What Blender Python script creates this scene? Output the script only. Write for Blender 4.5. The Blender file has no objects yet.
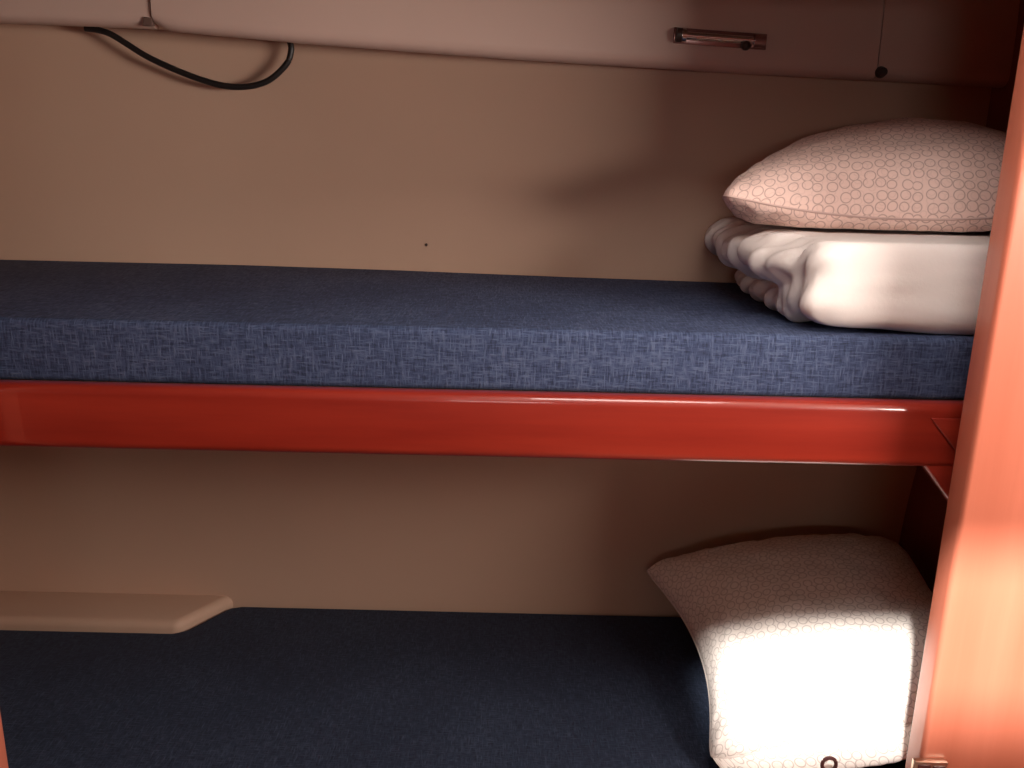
import bpy, bmesh, math
from mathutils import Vector, Matrix, noise

scene = bpy.context.scene
COL = scene.collection

# ------------------------------------------------------------------ camera
CAM_Z = 1.56
PITCH, ROLL, FPX = math.radians(15.3), math.radians(1.25), 900.0
cam_d = bpy.data.cameras.new('camera')
cam_d.sensor_width = 36.0
cam_d.lens = FPX / 1024 * 36.0
cam_d.clip_start = 0.02
cam = bpy.data.objects.new('camera', cam_d)
COL.objects.link(cam)
cam.matrix_world = (Matrix.Translation((0, 0, CAM_Z)) @ Matrix.Rotation(math.pi / 2 - PITCH, 4, 'X')
                    @ Matrix.Rotation(ROLL, 4, 'Z'))
scene.camera = cam

# ------------------------------------------------------------------ light
world = bpy.data.worlds.new('world')
scene.world = world
world.use_nodes = True
bg = world.node_tree.nodes['Background']
bg.inputs['Color'].default_value = (0.80, 0.88, 1.0, 1)
bg.inputs['Strength'].default_value = 0.3


def add_light(name, kind, loc, direction, energy, color, **kw):
    l = bpy.data.lights.new(name, kind)
    l.energy = energy
    l.color = color
    for k, v in kw.items():
        setattr(l, k, v)
    o = bpy.data.objects.new(name, l)
    COL.objects.link(o)
    o.location = loc
    o.rotation_euler = Vector(direction).to_track_quat('-Z', 'Y').to_euler()
    return o


# sunbeam that falls through the deck hatch
SUN_DIR = (0.40, 1.0, -1.05)
add_light('sun', 'SUN', (0.3, -2, 4), SUN_DIR, 13.0, (1.0, 0.96, 0.90), angle=math.radians(3.0))
# daylight through the deck hatch, the side window and the companionway behind the camera
HATCH = (-0.20, 0.46, -0.145, 0.20)      # x0, x1, y0, y1
add_light('hatch_daylight', 'AREA', ((HATCH[0] + HATCH[1]) / 2, (HATCH[2] + HATCH[3]) / 2, 2.03), (0, 0, -1),
          1.2, (1.0, 0.95, 0.90), shape='RECTANGLE', size=HATCH[1] - HATCH[0], size_y=HATCH[3] - HATCH[2])
add_light('side_window_daylight', 'AREA', (1.30, 0.40, 1.61), (-1, 0.0, -0.05),
          37.0, (1.0, 0.88, 0.79), shape='RECTANGLE', size=0.86, size_y=0.26)
# added soft fill light under the closed headlining, brightens duvet and pillow fronts
FILL = (0.08, 0.62, 0.58, 0.90)
add_light('bedding_fill', 'AREA', ((FILL[0] + FILL[1]) / 2, (FILL[2] + FILL[3]) / 2, 2.045), (0, 0, -1),
          9.0, (1.0, 0.90, 0.83), shape='RECTANGLE', size=FILL[1] - FILL[0], size_y=FILL[3] - FILL[2])
add_light('companionway_daylight', 'AREA', (0.02, -1.28, 1.60), (0, 1, -0.05),
          3.5, (1.0, 0.90, 0.82), shape='RECTANGLE', size=0.50, size_y=0.16)

vs = scene.view_settings
vs.view_transform = 'Standard'
vs.look = 'None'
vs.gamma = 1.0
vs.use_curve_mapping = False
vs.exposure = 0.0
scene.cycles.max_bounces = 10
scene.cycles.diffuse_bounces = 6
scene.cycles.caustics_reflective = False
scene.cycles.sample_clamp_indirect = 6.0


# ------------------------------------------------------------------ materials
class NT:
    def __init__(self, name):
        self.m = bpy.data.materials.new(name)
        self.m.use_nodes = True
        self.t = self.m.node_tree
        self.p = self.t.nodes['Principled BSDF']

    def n(self, kind, **kw):
        nd = self.t.nodes.new(kind)
        for k, v in kw.items():
            if k in nd.inputs:
                nd.inputs[k].default_value = v
            else:
                setattr(nd, k, v)
        return nd

    def l(self, a, b):
        self.t.links.new(a, b)

    def coords(self, scale=(1, 1, 1), which='Object', loc=(0, 0, 0)):
        tc = self.n('ShaderNodeTexCoord')
        mp = self.n('ShaderNodeMapping')
        mp.inputs['Scale'].default_value = scale
        mp.inputs['Location'].default_value = loc
        self.l(tc.outputs[which], mp.inputs['Vector'])
        return mp.outputs['Vector']

    def noise(self, vec, scale=1.0, detail=3.0, rough=0.55):
        nd = self.n('ShaderNodeTexNoise')
        nd.inputs['Scale'].default_value = scale
        nd.inputs['Detail'].default_value = detail
        nd.inputs['Roughness'].default_value = rough
        self.l(vec, nd.inputs['Vector'])
        return nd.outputs['Fac']

    def ramp(self, fac, stops):
        nd = self.n('ShaderNodeValToRGB')
        e = nd.color_ramp.elements
        while len(e) < len(stops):
            e.new(0.5)
        for el, (p, c) in zip(e, stops):
            el.position = p
            el.color = tuple(c) + (1,)
        self.l(fac, nd.inputs['Fac'])
        return nd.outputs['Color']

    def mix(self, fac, a, b, mode='MIX'):
        nd = self.n('ShaderNodeMix', data_type='RGBA', blend_type=mode)
        if isinstance(fac, float):
            nd.inputs[0].default_value = fac
        else:
            self.l(fac, nd.inputs[0])
        for i, v in ((6, a), (7, b)):
            if isinstance(v, tuple):
                nd.inputs[i].default_value = v + (1,)
            else:
                self.l(v, nd.inputs[i])
        return nd.outputs[2]

    def math(self, op, a, b=0.0, c=None):
        nd = self.n('ShaderNodeMath', operation=op)
        for i, v in enumerate((a, b, c)):
            if v is None:
                continue
            if isinstance(v, (int, float)):
                nd.inputs[i].default_value = v
            else:
                self.l(v, nd.inputs[i])
        return nd.outputs[0]

    def bump(self, h, strength=0.3, dist=0.002):
        nd = self.n('ShaderNodeBump')
        nd.inputs['Strength'].default_value = strength
        nd.inputs['Distance'].default_value = dist
        self.l(h, nd.inputs['Height'])
        self.l(nd.outputs['Normal'], self.p.inputs['Normal'])

    def set(self, **kw):
        for k, v in kw.items():
            k = k.replace('_', ' ')
            s = self.p.inputs[k]
            if hasattr(v, 'is_linked') or hasattr(v, 'links'):
                self.l(v, s)
            else:
                s.default_value = v + (1,) if isinstance(v, tuple) and len(v) == 3 else v
        return self


def paint(name, col, rough=0.5, var=0.06, bump=0.05):
    t = NT(name)
    v = t.coords()
    n1 = t.noise(v, 3.0, 4)
    c = t.mix(n1, tuple(x * (1 - var) for x in col), tuple(min(1, x * (1 + var)) for x in col))
    t.set(Base_Color=c, Roughness=rough)
    t.bump(t.noise(v, 160.0, 2), bump, 0.001)
    return t.m


def wood(name, dark, light, scale, rough=0.3, coat=0.6, coat_rough=0.06):
    t = NT(name)
    v = t.coords(scale)
    w = t.noise(v, 1.0, 5, 0.6)
    c = t.ramp(w, [(0.25, dark), (0.75, light)])
    t.set(Base_Color=c, Roughness=rough)
    t.set(Coat_Weight=coat, Coat_Roughness=coat_rough)
    t.bump(w, 0.03, 0.001)
    return t.m


def fabric(name, base, thread, amount=1.0, sheen=0.15):
    t = NT(name)
    a = t.noise(t.coords((55, 380, 380)), 1.0, 2)
    b = t.noise(t.coords((380, 55, 55)), 1.0, 2)
    big = t.noise(t.coords((5, 5, 5)), 1.0, 3)
    s = t.math('MAXIMUM', a, b)
    d = t.math('MINIMUM', a, b)
    s2 = t.math('ADD', s, t.math('MULTIPLY', t.math('SUBTRACT', big, 0.5), 0.25))
    c = t.ramp(s2, [(0.46, tuple(x * 0.75 for x in base)), (0.56, base), (0.74, thread)])
    dk = t.ramp(d, [(0.30, (0.35, 0.35, 0.4)), (0.42, (1, 1, 1))])
    c = t.mix(amount, c, dk, 'MULTIPLY')
    t.set(Base_Color=c, Roughness=0.85, Sheen_Weight=sheen, Sheen_Roughness=0.5)
    t.set(Sheen_Tint=(0.6, 0.65, 0.9, 1.0), Specular_IOR_Level=0.25)
    t.bump(s, 0.5, 0.002)
    return t.m


def ringed_cotton(name, ground, line):
    t = NT(name)
    v = t.coords((1, 1, 1), 'UV')
    def rings(scale, rnd, r0, w, off):
        vo = t.n('ShaderNodeTexVoronoi', voronoi_dimensions='2D', feature='F1')
        vo.inputs['Scale'].default_value = scale
        vo.inputs['Randomness'].default_value = rnd
        ad = t.n('ShaderNodeVectorMath', operation='ADD')
        t.l(v, ad.inputs[0])
        ad.inputs[1].default_value = (off, off * 1.7, 0)
        t.l(ad.outputs[0], vo.inputs['Vector'])
        # a random radius for each ring
        sep = t.n('ShaderNodeSeparateColor')
        t.l(vo.outputs['Color'], sep.inputs[0])
        rad = t.math('MULTIPLY_ADD', sep.outputs[0], 0.07, r0 - 0.035)
        d = t.math('ABSOLUTE', t.math('SUBTRACT', vo.outputs['Distance'], rad))
        return t.math('SUBTRACT', 1.0, t.math('SMOOTH_MIN', t.math('DIVIDE', d, w), 1.0, 0.25))
    k = rings(50.0, 0.38, 0.41, 0.075, 0.0)
    k = t.math('MULTIPLY', k, 0.75)
    k2 = t.math('MULTIPLY', rings(60.0, 0.9, 0.33, 0.09, 0.37), 0.16)
    kk = t.n('ShaderNodeClamp')
    t.l(t.math('MAXIMUM', k, k2), kk.inputs[0])
    c = t.mix(kk.outputs[0], ground, line)
    t.set(Base_Color=c, Roughness=0.8, Sheen_Weight=0.1, Specular_IOR_Level=0.2)
    t.bump(t.noise(t.coords((1, 1, 1)), 45.0, 3), 0.25, 0.004)
    return t.m


M_HULL = paint('cream_hull_liner', (0.545, 0.365, 0.268), 0.55)
M_SHELF = paint('pale_moulded_shelf', (0.60, 0.43, 0.365), 0.42)
M_CEIL = paint('cream_ceiling', (0.40, 0.31, 0.25), 0.6)
M_DARK = paint('dark_shelf_inside', (0.13, 0.075, 0.06), 0.7)
M_RAIL = wood('red_mahogany_lengthwise', (0.205, 0.014, 0.008), (0.315, 0.028, 0.014), (2.0, 26, 26), 0.32, 0.7, 0.05)
M_POST = wood('orange_mahogany_upright', (0.50, 0.142, 0.082), (0.63, 0.198, 0.122), (16, 16, 0.9), 0.36, 0.4, 0.12)
M_WALLWOOD = wood('brown_mahogany_panel', (0.15, 0.036, 0.022), (0.22, 0.058, 0.034), (16, 16, 0.9), 0.4, 0.3, 0.15)
M_FLOOR = wood('teak_floor', (0.13, 0.05, 0.025), (0.20, 0.08, 0.04), (12, 1.2, 12), 0.4, 0.3, 0.15)
M_PLY = paint('berth_plywood', (0.38, 0.23, 0.13), 0.6)
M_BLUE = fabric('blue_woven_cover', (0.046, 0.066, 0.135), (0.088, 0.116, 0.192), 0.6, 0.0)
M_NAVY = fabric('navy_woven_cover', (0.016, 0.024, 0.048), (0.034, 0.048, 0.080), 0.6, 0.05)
M_RING_W = ringed_cotton('ringed_cotton', (0.78, 0.71, 0.66), (0.30, 0.235, 0.215))
M_RING_BOUNCE = ringed_cotton('ringed_cotton_pink_bounce', (0.80, 0.60, 0.535), (0.33, 0.205, 0.18))  # pink bounce light from the wood is put into the ground colour
M_DUVET = paint('white_duvet_cotton', (0.82, 0.78, 0.75), 0.85, 0.03, 0.2)
M_RUBBER = paint('black_cable_rubber', (0.010, 0.008, 0.008), 0.45)
M_CHROME = NT('chrome').set(Base_Color=(0.75, 0.72, 0.70), Metallic=1.0, Roughness=0.16).m
M_TUBE = NT('tinted_tube').set(Base_Color=(0.34, 0.18, 0.16), Metallic=0.5, Roughness=0.22, Coat_Weight=0.6).m
M_BROWN = paint('dark_brown_plastic', (0.035, 0.020, 0.016), 0.45)
M_BRASS = NT('worn_brass').set(Base_Color=(0.80, 0.66, 0.52), Metallic=1.0, Roughness=0.32).m
M_REDDARK = paint('dark_red_inlay', (0.07, 0.02, 0.018), 0.5)


# ------------------------------------------------------------------ mesh helpers
def link(name, bm, mat, parent=None, smooth=True, angle=40):
    me = bpy.data.meshes.new(name)
    bmesh.ops.recalc_face_normals(bm, faces=bm.faces)
    bm.to_mesh(me)
    bm.free()
    if smooth:
        me.shade_smooth()
        me.set_sharp_from_angle(angle=math.radians(angle))
    me.materials.append(mat)
    o = bpy.data.objects.new(name, me)
    COL.objects.link(o)
    if parent is not None:
        o.parent = parent
        o.matrix_parent_inverse = parent.matrix_basis.inverted()
    return o


def tag(o, label=None, cat=None, group=None, kind=None):
    for k, v in (('label', label), ('category', cat), ('group', group), ('kind', kind)):
        if v:
            o[k] = v
    return o


def thing(name, label, cat, loc):
    o = bpy.data.objects.new(name, None)
    COL.objects.link(o)
    o.location = loc
    o.empty_display_size = 0.05
    return tag(o, label, cat)


def box(bm, x0, x1, y0, y1, z0, z1, bev=0.0, seg=3):
    r = bmesh.ops.create_cube(bm, size=1.0)
    vs_ = r['verts']
    for v in vs_:
        v.co = Vector(((x0 + x1) / 2 + v.co.x * (x1 - x0), (y0 + y1) / 2 + v.co.y * (y1 - y0),
                       (z0 + z1) / 2 + v.co.z * (z1 - z0)))
    if bev > 0:
        es = list({e for v in vs_ for e in v.link_edges})
        bmesh.ops.bevel(bm, geom=es, offset=bev, segments=seg, affect='EDGES', profile=0.5)
    return bm


def boxes(*bb):
    bm = bmesh.new()
    for b in bb:
        box(bm, *b)
    return bm


def prism(poly, axis, d0, d1, bev=0.0, seg=3):
    """extrude a 2D polygon; axis 'y': poly in (x, z); axis 'z': poly in (x, y)"""
    bm = bmesh.new()
    mk = (lambda p, d: (p[0], d, p[1])) if axis == 'y' else ((lambda p, d: (p[0], p[1], d)) if axis == 'z' else (lambda p, d: (d, p[0], p[1])))
    a = [bm.verts.new(mk(p, d0)) for p in poly]
    b = [bm.verts.new(mk(p, d1)) for p in poly]
    bm.faces.new(a)
    bm.faces.new(b)
    n = len(poly)
    for i in range(n):
        bm.faces.new((a[i], a[(i + 1) % n], b[(i + 1) % n], b[i]))
    if bev > 0:
        bmesh.ops.recalc_face_normals(bm, faces=bm.faces)
        es = [e for e in bm.edges if e.is_manifold and e.calc_face_angle(0) > math.radians(25)]
        bmesh.ops.bevel(bm, geom=es, offset=bev, segments=seg, affect='EDGES', profile=0.5)
    return bm


def smooth_path(pts, sub=8, closed=False):
    P = [Vector(p) for p in pts]
    n = len(P)
    out = []
    for i in range(n if closed else n - 1):
        if closed:
            p0, p1, p2, p3 = P[(i - 1) % n], P[i], P[(i + 1) % n], P[(i + 2) % n]
        else:
            p0, p1, p2, p3 = P[max(i - 1, 0)], P[i], P[i + 1], P[min(i + 2, n - 1)]
        for k in range(sub):
            t = k / sub
            out.append(0.5 * ((2 * p1) + (p2 - p0) * t + (2 * p0 - 5 * p1 + 4 * p2 - p3) * t * t
                              + (3 * p1 - p0 - 3 * p2 + p3) * t ** 3))
    if not closed:
        out.append(P[-1])
    return out


def tube(bm, path, r, n=10, closed=False):
    m = len(path)
    rings = []
    for i, p in enumerate(path):
        a = path[(i - 1) % m] if closed else path[max(i - 1, 0)]
        b = path[(i + 1) % m] if closed else path[min(i + 1, m - 1)]
        t = (b - a).normalized()
        ref = Vector((0, 0, 1)) if abs(t.z) < 0.9 else Vector((0, 1, 0))
        u = t.cross(ref).normalized()
        w = u.cross(t)
        rings.append([bm.verts.new(p + (u * math.cos(2 * math.pi * k / n) + w * math.sin(2 * math.pi * k / n)) * r)
                      for k in range(n)])
    for i in range(m if closed else m - 1):
        A, B = rings[i], rings[(i + 1) % m]
        for k in range(n):
            bm.faces.new((A[k], A[(k + 1) % n], B[(k + 1) % n], B[k]))
    if not closed:
        bm.faces.new(rings[0])
        bm.faces.new(rings[-1])
    return bm


def sstep(a, b, x):
    t = max(0.0, min(1.0, (x - a) / (b - a)))
    return t * t * (3 - 2 * t)


def lerp_table(tab, x):
    if x <= tab[0][0]:
        return tab[0][1]
    for (x0, y0), (x1, y1) in zip(tab, tab[1:]):
        if x <= x1:
            return y0 + (y1 - y0) * (x - x0) / (x1 - x0)
    return tab[-1][1]


# ------------------------------------------------------------------ the setting
END_R, END_L = 0.93, -1.36          # end walls of the berth
def hull_y(x, z):
    return 1.975 - sstep(0.6, 1.28, z) * 0.11 * sstep(-0.7, 0.6, x)


bm = bmesh.new()
NX, NZ = 48, 40
rows = []
for th in (0.0, 0.04):
    g = []
    for j in range(NZ + 1):
        z = 2.06 * j / NZ
        g.append([bm.verts.new((x, hull_y(x, z) + th, z)) for x in [END_L + (END_R + 0.05 - END_L) * i / NX for i in range(NX + 1)]])
    rows.append(g)
for g in rows:
    for j in range(NZ):
        for i in range(NX):
            bm.faces.new((g[j][i], g[j][i + 1], g[j + 1][i + 1], g[j + 1][i]))
wall_back = tag(link('wall_back', bm, M_HULL), kind='structure')
wall_back['label'] = 'cream hull lining behind the two berths'

# moulded step of the hull lining behind the lower mattress
poly = [(-1.36, 1.99), (-0.66, 1.99), (-0.755, 1.845), (-1.36, 1.845)]
ledge = link('ledge', prism(poly, 'z', 0.30, 0.470, 0.018, 5), M_HULL, wall_back)

bm = bmesh.new()
bmesh.ops.create_uvsphere(bm, u_segments=10, v_segments=6, radius=0.0032,
                          matrix=Matrix.Translation((-0.19, hull_y(-0.19, 1.335) - 0.0005, 1.335)))
link('screw_head', bm, M_BROWN, wall_back)

tag(link('wall_right', boxes((END_R, END_R + 0.03, 1.25, 2.0, 0, 2.06)), M_WALLWOOD), 'dark mahogany end wall of the berths', kind='structure')
tag(link('wall_left', boxes((END_L - 0.03, END_L, 1.12, 2.02, 0, 2.06)), M_HULL), 'cream end wall of the berths', kind='structure')
tag(link('floor', boxes((-1.36, 1.36, -1.34, 1.98, -0.04, 0.0)), M_FLOOR), 'varnished wooden cabin sole', kind='structure')
hx0, hx1, hy0, hy1 = HATCH
tag(link('ceiling', boxes((-1.39, hx0, -1.34, 2.02, 2.06, 2.10), (hx1, 1.39, -1.34, 2.02, 2.06, 2.10),
                          (hx0, hx1, -1.34, hy0, 2.06, 2.10), (hx0, hx1, hy1, 2.02, 2.06, 2.10)), M_CEIL),
    'cream cabin headlining', kind='structure')
tag(link('trim_4', boxes((hx0 - .03, hx0, hy0 - .03, hy1 + .03, 2.045, 2.12), (hx1, hx1 + .03, hy0 - .03, hy1 + .03, 2.045, 2.12),
                         (hx0, hx1, hy0 - .03, hy0, 2.045, 2.12), (hx0, hx1, hy1, hy1 + .03, 2.045, 2.12)), M_RAIL),
    'wooden frame of the deck hatch', kind='structure')

sx0, sx1, sy0, sy1 = FILL
tag(link('trim_5', boxes((sx0 - .03, sx0, sy0 - .03, sy1 + .03, 2.04, 2.06), (sx1, sx1 + .03, sy0 - .03, sy1 + .03, 2.04, 2.06),
                         (sx0, sx1, sy0 - .03, sy0, 2.04, 2.06), (sx0, sx1, sy1, sy1 + .03, 2.04, 2.06)), M_RAIL),
    'wooden frame around the added fill light', kind='structure')

# doorway bulkhead the camera looks through
PX_R, PX_L = 0.649, -0.806
tag(link('trim_1', prism([(PX_R, 1.20), (1.36, 1.20), (1.36, 1.25), (PX_R, 1.25)], 'z', 0.0, 2.06, 0.008, 5), M_POST),
    'orange varnished wooden door post beside the pillows', kind='structure')
tag(link('trim_2', prism([(PX_L, 1.20), (-1.36, 1.20), (-1.36, 1.25), (PX_L, 1.25)], 'z', 0.0, 2.06, 0.008, 5), M_POST),
    'orange varnished wooden door post at the far left', kind='structure')
tag(link('trim_3', boxes((PX_L - 0.01, PX_R + 0.01, 1.20, 1.25, 1.780, 2.06)), M_POST), 'wooden door header', kind='structure')

# the rest of the cabin around the camera
tag(link('wall_right_cabin', boxes((1.32, 1.36, -1.34, 1.20, 0, 1.46), (1.32, 1.36, -1.34, 1.20, 1.76, 2.06),
                                   (1.32, 1.36, -1.34, -0.05, 1.46, 1.76), (1.32, 1.36, 0.85, 1.20, 1.46, 1.76)), M_POST),
    'mahogany cabin side with a window', kind='structure')
tag(link('wall_left_cabin', boxes((-1.36, -1.32, -1.34, 1.20, 0, 2.06)), M_WALLWOOD), 'mahogany cabin side', kind='structure')
tag(link('wall_front', boxes((-1.36, -0.28, -1.34, -1.30, 0, 2.06), (0.32, 1.36, -1.34, -1.30, 0, 2.06),
                             (-0.28, 0.32, -1.34, -1.30, 0, 1.05), (-0.28, 0.32, -1.34, -1.30, 1.85, 2.06)), M_WALLWOOD),
    'mahogany bulkhead with the companionway opening', kind='structure')

# ------------------------------------------------------------------ overhead shelf
FY = 1.80
LIP = [(-1.36, 1.752), (-0.974, 1.749), (-0.70, 1.744), (-0.413, 1.725), (-0.036, 1.706), (0.342, 1.691), (0.684, 1.680), (0.93, 1.672)]
shelf = thing('overhead_shelf', 'pale moulded shelf fascia running along the top of the hull wall', 'shelf', (0, FY, 1.70))


def fascia(x0, x1, y0, dz, top=1.80, n=14, corner=0.0):
    """vertical board whose lower edge follows LIP, rounded at the bottom, leaning back a little at the top"""
    bm = bmesh.new()
    prof = [(0.034, 0.0), (0.020, 0.000), (0.008, 0.004), (0.001, 0.012), (0.0, 0.024)]
    secs = []
    for i in range(n + 1):
        x = x0 + (x1 - x0) * i / n
        zb = lerp_table(LIP, x) + dz
        c = 0.0
        if corner > 0 and x - x0 < corner:
            c = corner - math.sqrt(max(0, corner ** 2 - (corner - (x - x0)) ** 2))
        zb += c
        pr = [(y0 + a, zb + b) for a, b in prof]
        h = top - zb
        pr += [(y0 + 0.002, zb + h * 0.6), (y0 + 0.006, zb + h * 0.85), (y0 + 0.012, top - 0.006), (y0 + 0.022, top), (y0 + 0.034, top)]
        secs.append([bm.verts.new((x, a, b)) for a, b in pr])
    m = len(secs[0])
    for s, t in zip(secs, secs[1:]):
        for k in range(m):
            bm.faces.new((s[k], s[(k + 1) % m], t[(k + 1) % m], t[k]))
    bm.faces.new(secs[0])
    bm.faces.new(secs[-1])
    return bm


link('fascia_panel', fascia(-1.36, -0.692, FY + 0.006, 0.002, 1.85), M_SHELF, shelf, angle=50)
link('fascia_panel', fascia(-0.6885, 0.676, FY, 0.0, 1.85, 60, 0.010), M_SHELF, shelf, angle=50)
link('fascia_panel', fascia(0.679, END_R, FY + 0.004, 0.001, 1.85, 8), M_SHELF, shelf, angle=50)
# the shelf bottom goes back from the lip to the hull
bm = bmesh.new()
secs = []
for i in range(31):
    x = END_L + (END_R - END_L) * i / 30
    zb = lerp_table(LIP, x)
    yh = hull_y(x, zb) + 0.002
    secs.append([bm.verts.new(p) for p in ((x, FY + 0.030, zb + 0.014), (x, yh, zb + 0.014), (x, yh, zb + 0.026), (x, FY + 0.030, zb + 0.026))])
for s, t in zip(secs, secs[1:]):
    for k in range(4):
        bm.faces.new((s[k], s[(k + 1) % 4], t[(k + 1) % 4], t[k]))
bm.faces.new(secs[0]); bm.faces.new(secs[-1])
link('shelf_bottom', bm, M_SHELF, shelf)
link('joint_cover', prism([(-0.708, 1.748), (-0.688, 1.748), (-0.690, 1.762), (-0.704, 1.764)], 'y', FY + 0.001, FY + 0.012, 0.001, 1), M_DARK, shelf)
bm = bmesh.new()
bmesh.ops.create_cone(bm, cap_ends=True, segments=20, radius1=0.011, radius2=0.008, depth=0.014,
                      matrix=Matrix.Translation((0.684, FY - 0.006, 1.694)) @ Matrix.Rotation(math.pi / 2, 4, 'X'))
link('button_cap', bm, M_BROWN, shelf)

# small tube-shaped fitting on the fascia
lt = thing('barrel_bolt', 'slim chrome barrel bolt fixed on the shelf fascia above the folded duvet', 'bolt', (0.375, FY, 1.747))
def xcyl(x0, x1, y, z0, z1, r, n=18):
    bm = bmesh.new()
    return tube(bm, [Vector((x0 + (x1 - x0) * k / 2, y, z0 + (z1 - z0) * k / 2)) for k in range(3)], r, n)
def zl(x):
    return 1.751 - (x - 0.29) * 0.05
link('base_plate', prism([(0.288, zl(.288) - .014), (0.462, zl(.462) - .014), (0.462, zl(.462) + .014), (0.288, zl(.288) + .014)], 'y', FY - 0.005, FY - 0.0002, 0.001, 2), M_TUBE, lt)
link('rod', xcyl(0.298, 0.452, FY - 0.012, zl(.298), zl(.452), 0.0075), M_CHROME, lt)
for a, b, r, m in ((0.291, 0.300, 0.013, M_BROWN), (0.302, 0.309, 0.0125, M_CHROME), (0.436, 0.457, 0.012, M_TUBE)):
    link('collar', xcyl(a, b, FY - 0.012, zl(a), zl(b), r), m, lt)
bm = bmesh.new()
bmesh.ops.create_uvsphere(bm, u_segments=16, v_segments=10, radius=0.009, matrix=Matrix.Translation((0.421, FY - 0.018, zl(.421) - 0.010)))
link('knob', bm, M_BROWN, lt)

# black cable drooping from behind the fascia
pts = [(-0.874, 1.93, 1.7545), (-0.825, 1.93, 1.7447), (-0.748, 1.93, 1.7001), (-0.650, 1.93, 1.6617), (-0.579, 1.93, 1.6482), (-0.517, 1.93, 1.6586), (-0.473, 1.93, 1.6928), (-0.461, 1.93, 1.7208), (-0.463, 1.93, 1.7365)]
tag(link('cable', tube(bmesh.new(), smooth_path(pts, 8), 0.0062, 12), M_RUBBER),
    'black cable drooping in a loop below the overhead shelf', 'cable')

# ------------------------------------------------------------------ upper berth
ub = thing('upper_berth', 'upper berth with a glossy red mahogany rail under the blue mattress', 'berth', (0, 1.6, 1.16))
RF = 1.300
prof = []
bm = boxes((END_L, END_R - 0.002, RF, 1.3365, 1.084, 1.187, 0.014, 6))
link('rail', bm, M_RAIL, ub)
link('base_board', boxes((END_L, END_R - 0.002, 1.337, 1.855, 1.150, 1.1805)), M_PLY, ub)
link('cleat', boxes((END_L, END_R - 0.002, 1.80, 1.858, 1.115, 1.150, 0.004, 2)), M_PLY, ub)
br = link('knee_bracket', prism([(0.622, 1.103), (0.735, 0.970), (END_R - 0.003, 0.90), (END_R - 0.003, 1.103)],
                                'y', 1.304, 1.336, 0.004, 3), M_RAIL, ub)
link('corner_block', prism([(0.632, 1.166), (0.690, 1.100), (END_R - 0.003, 1.100), (END_R - 0.003, 1.166)], 'y', 1.2962, 1.2998, 0.0015, 3), M_RAIL, ub)
br['label'] = 'mahogany knee bracket at the end of the rail'


def mattress(name, poly, z0, z1, mat, bev, label):
    bm = prism(poly, 'z', z0, z1, bev, 5)
    o = tag(link(name, bm, mat, angle=60), label, 'mattress')
    return o


xs = [END_L + 0.02, -1.137, -0.58, -0.247, 0.1, 0.46, END_R - 0.01]
back = [(x, hull_y(x, 1.24) - 0.004) for x in xs]
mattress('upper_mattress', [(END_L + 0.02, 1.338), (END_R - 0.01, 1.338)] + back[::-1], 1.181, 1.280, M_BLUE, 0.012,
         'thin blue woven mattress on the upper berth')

# ------------------------------------------------------------------ lower berth
lb = thing('lower_berth', 'lower berth below the rail, mostly hidden under its navy mattress', 'berth', (0, 1.6, 0.0))
link('front_panel', boxes((END_L, END_R - 0.002, 1.322, 1.350, 0.0, 0.40, 0.004, 2)), M_RAIL, lb)
link('base_board', boxes((END_L, END_R - 0.002, 1.350, 1.84, 0.300, 0.330)), M_PLY, lb)
link('lee_board_block', boxes((END_R - 0.06, END_R - 0.002, 1.292, 1.322, 0.36, 0.40)), M_RAIL, lb)
link('lee_board', boxes((0.30, END_R - 0.002, 1.268, 1.292, 0.36, 0.545, 0.006, 3)), M_RAIL, lb)
poly = [(END_L + 0.02, 1.352), (END_R - 0.01, 1.352), (END_R - 0.01, 1.962), (-0.645, 1.966), (-0.672, 1.955), (-0.738, 1.852), (-0.765, 1.838), (END_L + 0.02, 1.838)]
mattress('lower_mattress', poly, 0.331, 0.450, M_NAVY, 0.012, 'dark navy woven mattress on the lower berth')


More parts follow.
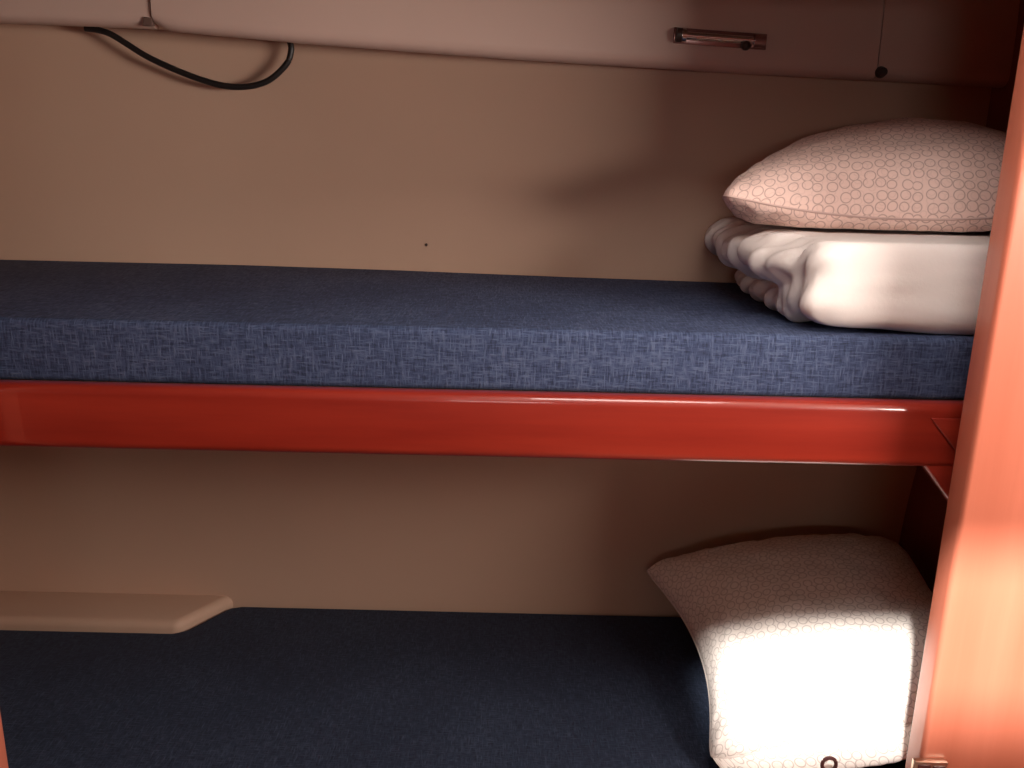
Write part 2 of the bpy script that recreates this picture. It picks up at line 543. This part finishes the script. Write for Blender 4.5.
# ------------------------------------------------------------------ pillows and duvet
def pillow(name, corners, ht, hb, zmin, mat, label, pinch=(0.10, 0.10), seed=0.0, sag=(0, 0, 0, 0), bulge=0.0, n=72):
    """corners: front-left, front-right, back-right, back-left of the seam; ht/hb: half thickness up and down"""
    FL, FR, BR, BL = [Vector(c) for c in corners]

    def seam(u, v):
        # concave sides: the corners stick out
        rc = 1 - 0.07 * abs(u) ** 7 * abs(v) ** 7
        uu = rc * u * (1 - (pinch[0] if u < 0 else pinch[0] * 0.15) * (1 - v * v))
        vv = rc * v * (1 - pinch[1] * (1 - u * u))
        s, t = (uu + 1) / 2, (vv + 1) / 2
        p = (FL * (1 - s) + FR * s) * (1 - t) + (BL * (1 - s) + BR * s) * t
        p.z -= sag[0] * (1 - uu * uu) * max(0, -vv) + sag[2] * (1 - uu * uu) * max(0, vv)
        p.z -= sag[3] * (1 - vv * vv) * max(0, -uu) + sag[1] * (1 - vv * vv) * max(0, uu)
        return p
    nrm = ((FR - FL).cross(BL - FL)).normalized()
    sx, sy = (FR - FL).length, (BL - FL).length
    root = thing(name, label, 'pillow', ((FL + FR + BR + BL) / 4).to_tuple())
    root.location.z = zmin
    bm = bmesh.new()
    uvl = bm.loops.layers.uv.new('UVMap')

    def thick(u, v):
        return ((1 - abs(u) ** 2.4) * (1 - abs(v) ** 2.4)) ** 0.52

    par = [math.sin(math.pi / 2 * (-1 + 2 * i / n)) for i in range(n + 1)]
    grids = {}
    for side, h in ((1, ht), (-1, hb)):
        g = []
        for j, v in enumerate(par):
            row = []
            for i, u in enumerate(par):
                edge = i in (0, n) or j in (0, n)
                if edge and side == -1:
                    row.append(grids[1][j][i])
                    continue
                p = seam(u, v)
                k = thick(u, v)
                q = Vector((u * 3.1 + seed, v * 3.1, side * 2.0 + seed))
                lump = noise.noise(q) * 0.06 + noise.noise(q * 2.3) * 0.03
                p = p + nrm * (side * h * k * (1 + lump))
                # wrinkles radiating from the edges
                e = (1 - k) ** 2 * k * 4
                w = noise.noise(Vector((u * 9 + seed, v * 9, 5.0))) * 0.011 + noise.noise(Vector((u * 20, v * 20 + seed, 9.0))) * 0.004
                p = p + nrm * side * w * e
                if side == -1 and v < 0:
                    p.y -= bulge * 4 * k * (1 - k) * sstep(0.0, -0.7, v)
                if p.z < zmin:
                    p.z = zmin + (0.0 if side == -1 else 0.001)
                vt = bm.verts.new(p)
                row.append(vt)
            g.append(row)
        grids[side] = g
        # cloth coordinates: length along the surface from the middle of the cover
        c0 = n // 2
        cu = [[0.0] * (n + 1) for _ in range(n + 1)]
        cv = [[0.0] * (n + 1) for _ in range(n + 1)]
        for j in range(n + 1):
            for i in range(c0 + 1, n + 1):
                cu[j][i] = cu[j][i - 1] + (g[j][i].co - g[j][i - 1].co).length
            for i in range(c0 - 1, -1, -1):
                cu[j][i] = cu[j][i + 1] - (g[j][i].co - g[j][i + 1].co).length
        for i in range(n + 1):
            for j in range(c0 + 1, n + 1):
                cv[j][i] = cv[j - 1][i] + (g[j][i].co - g[j - 1][i].co).length
            for j in range(c0 - 1, -1, -1):
                cv[j][i] = cv[j + 1][i] - (g[j][i].co - g[j + 1][i].co).length
        coord = {}
        for j in range(n + 1):
            for i in range(n + 1):
                coord[g[j][i]] = (cu[j][i] + 0.5, cv[j][i] + 0.5)
        for j in range(n):
            for i in range(n):
                q4 = (g[j][i], g[j][i + 1], g[j + 1][i + 1], g[j + 1][i])
                f = bm.faces.new(q4 if side == 1 else q4[::-1])
                for lp in f.loops:
                    c = coord[lp.vert]
                    lp[uvl].uv = (c[0] + (0 if side == 1 else 0.37), c[1] + (0 if side == 1 else 1.0 - 2 * c[1]))
    border = ([grids[1][0][i].co.copy() for i in range(0, n, 2)] + [grids[1][j][n].co.copy() for j in range(0, n, 2)]
              + [grids[1][n][i].co.copy() for i in range(n, 0, -2)] + [grids[1][j][0].co.copy() for j in range(n, 0, -2)])
    link('cover', bm, mat, root, angle=180)
    for p in border:
        p.z = max(p.z, zmin + 0.003)
    link('seam', tube(bmesh.new(), border, 0.0022, 6, True), mat, root)
    return root


pillow('ringed_pillow', [(0.362, 1.382, 0.478), (0.87, 1.352, 0.630), (0.90, 1.90, 0.69), (0.300, 1.915, 0.602)], 0.115, 0.085, 0.4525, M_RING_W,
       'grey-white pillow printed with small rings on the lower navy mattress', (0.25, 0.04), 2.0, sag=(0.0, 0, -0.02, 0.02), bulge=0.085)
pillow('ringed_pillow', [(0.318, 1.466, 1.484), (0.915, 1.43, 1.478), (0.915, 1.80, 1.545), (0.425, 1.815, 1.445)], 0.114, 0.060, 1.4290, M_RING_BOUNCE,
       'pillow printed with small rings, pink bounce light in its colour, on top of the folded white duvet', (0.05, 0.05), 7.0, sag=(0.035, 0, 0, 0.012))


def superell(bm, c, h, e=(0.35, 0.35), nu=40, nv=24):
    def sp(a, p):
        return math.copysign(abs(a) ** p, a)
    rows_ = []
    for j in range(nv + 1):
        ph = -math.pi / 2 + math.pi * j / nv
        rows_.append([bm.verts.new((c[0] + h[0] * sp(math.cos(ph), e[1]) * sp(math.cos(2 * math.pi * i / nu), e[0]),
                                    c[1] + h[1] * sp(math.cos(ph), e[1]) * sp(math.sin(2 * math.pi * i / nu), e[0]),
                                    c[2] + h[2] * sp(math.sin(ph), e[1]))) for i in range(nu)] if 0 < j < nv
                     else [bm.verts.new((c[0], c[1], c[2] + h[2] * (1 if j else -1)))])
    for j in range(nv):
        A, B = rows_[j], rows_[j + 1]
        for i in range(nu):
            if len(A) == 1:
                bm.faces.new((A[0], B[(i + 1) % nu], B[i]))
            elif len(B) == 1:
                bm.faces.new((A[i], A[(i + 1) % nu], B[0]))
            else:
                bm.faces.new((A[i], A[(i + 1) % nu], B[(i + 1) % nu], B[i]))


# folded duvet: two soft layers joined by a rounded fold along the front
bm = bmesh.new()
Z0 = 1.281
superell(bm, (0.645, 1.625, Z0 + 0.098), (0.274, 0.255, 0.055), (0.40, 0.80))
superell(bm, (0.668, 1.605, Z0 + 0.028), (0.240, 0.235, 0.032), (0.40, 0.75))
superell(bm, (0.664, 1.424, Z0 + 0.075), (0.231, 0.083, 0.076), (0.22, 0.47))
me = bpy.data.meshes.new('duvet_rough')
bmesh.ops.recalc_face_normals(bm, faces=bm.faces)
bm.to_mesh(me)
bm.free()
tmp = bpy.data.objects.new('duvet_rough', me)
COL.objects.link(tmp)
md = tmp.modifiers.new('remesh', 'REMESH')
md.mode = 'VOXEL'
md.voxel_size = 0.0055
sm = tmp.modifiers.new('smooth', 'SMOOTH')
sm.iterations = 6
sm.factor = 0.5
dg = bpy.context.evaluated_depsgraph_get()
me2 = bpy.data.meshes.new_from_object(tmp.evaluated_get(dg))
bpy.data.objects.remove(tmp)
bm = bmesh.new()
bm.from_mesh(me2)
bm.normal_update()
moves = []
for v in bm.verts:
    p, nn = v.co, v.normal
    w = noise.noise(Vector((p.x * 9, p.y * 9, p.z * 9))) * 0.006
    end = sstep(0.53, 0.43, p.x)
    # gathers running up the open left end and soft creases on the front
    w += end * (noise.noise(Vector((p.x * 14, p.y * 34 + p.z * 16, p.z * 10))) * 0.020
                + noise.noise(Vector((p.x * 20, p.y * 75 + p.z * 26, 3))) * 0.006)
    w += noise.noise(Vector((p.x * 7 + 3, p.y * 6, p.z * 34))) * 0.003
    moves.append((v, nn * w))
for v, d in moves:
    v.co += d
    v.co.z = max(v.co.z, Z0)
    if v.co.z > 1.420:          # pressed flat by the pillow
        v.co.z = 1.420 + (v.co.z - 1.420) * 0.2
tag(link('folded_duvet', bm, M_DUVET, angle=180), 'folded white duvet under the pillow on the upper blue mattress', 'duvet')

# ------------------------------------------------------------------ small fittings at the foot of the frame
sp = thing('strike_plate', 'small brass strike plate with dark red slot on the door post edge', 'strike plate', (0.655, 1.2, 0.62))
link('plate', boxes((0.634, 0.686, 1.188, 1.1995, 0.575, 0.645, 0.002, 2)), M_BRASS, sp)
link('slot', boxes((0.639, 0.659, 1.186, 1.190, 0.582, 0.641, 0.001, 1)), M_REDDARK, sp)
link('slot', boxes((0.663, 0.682, 1.186, 1.190, 0.582, 0.639, 0.001, 1)), M_REDDARK, sp)
bm = bmesh.new()
tube(bm, [Vector((0.541 + 0.0115 * math.cos(a), 1.280, 0.566 + 0.0125 * math.sin(a))) for a in [2 * math.pi * k / 28 for k in range(28)]], 0.0032, 8, True)
eye = thing('lashing_eye', 'dark red metal ring eye standing below the lower ringed pillow', 'ring', (0.541, 1.280, 0.545))
link('ring', bm, M_REDDARK, eye)
link('foot', boxes((0.529, 0.553, 1.274, 1.286, 0.5452, 0.553, 0.002, 2)), M_REDDARK, eye)
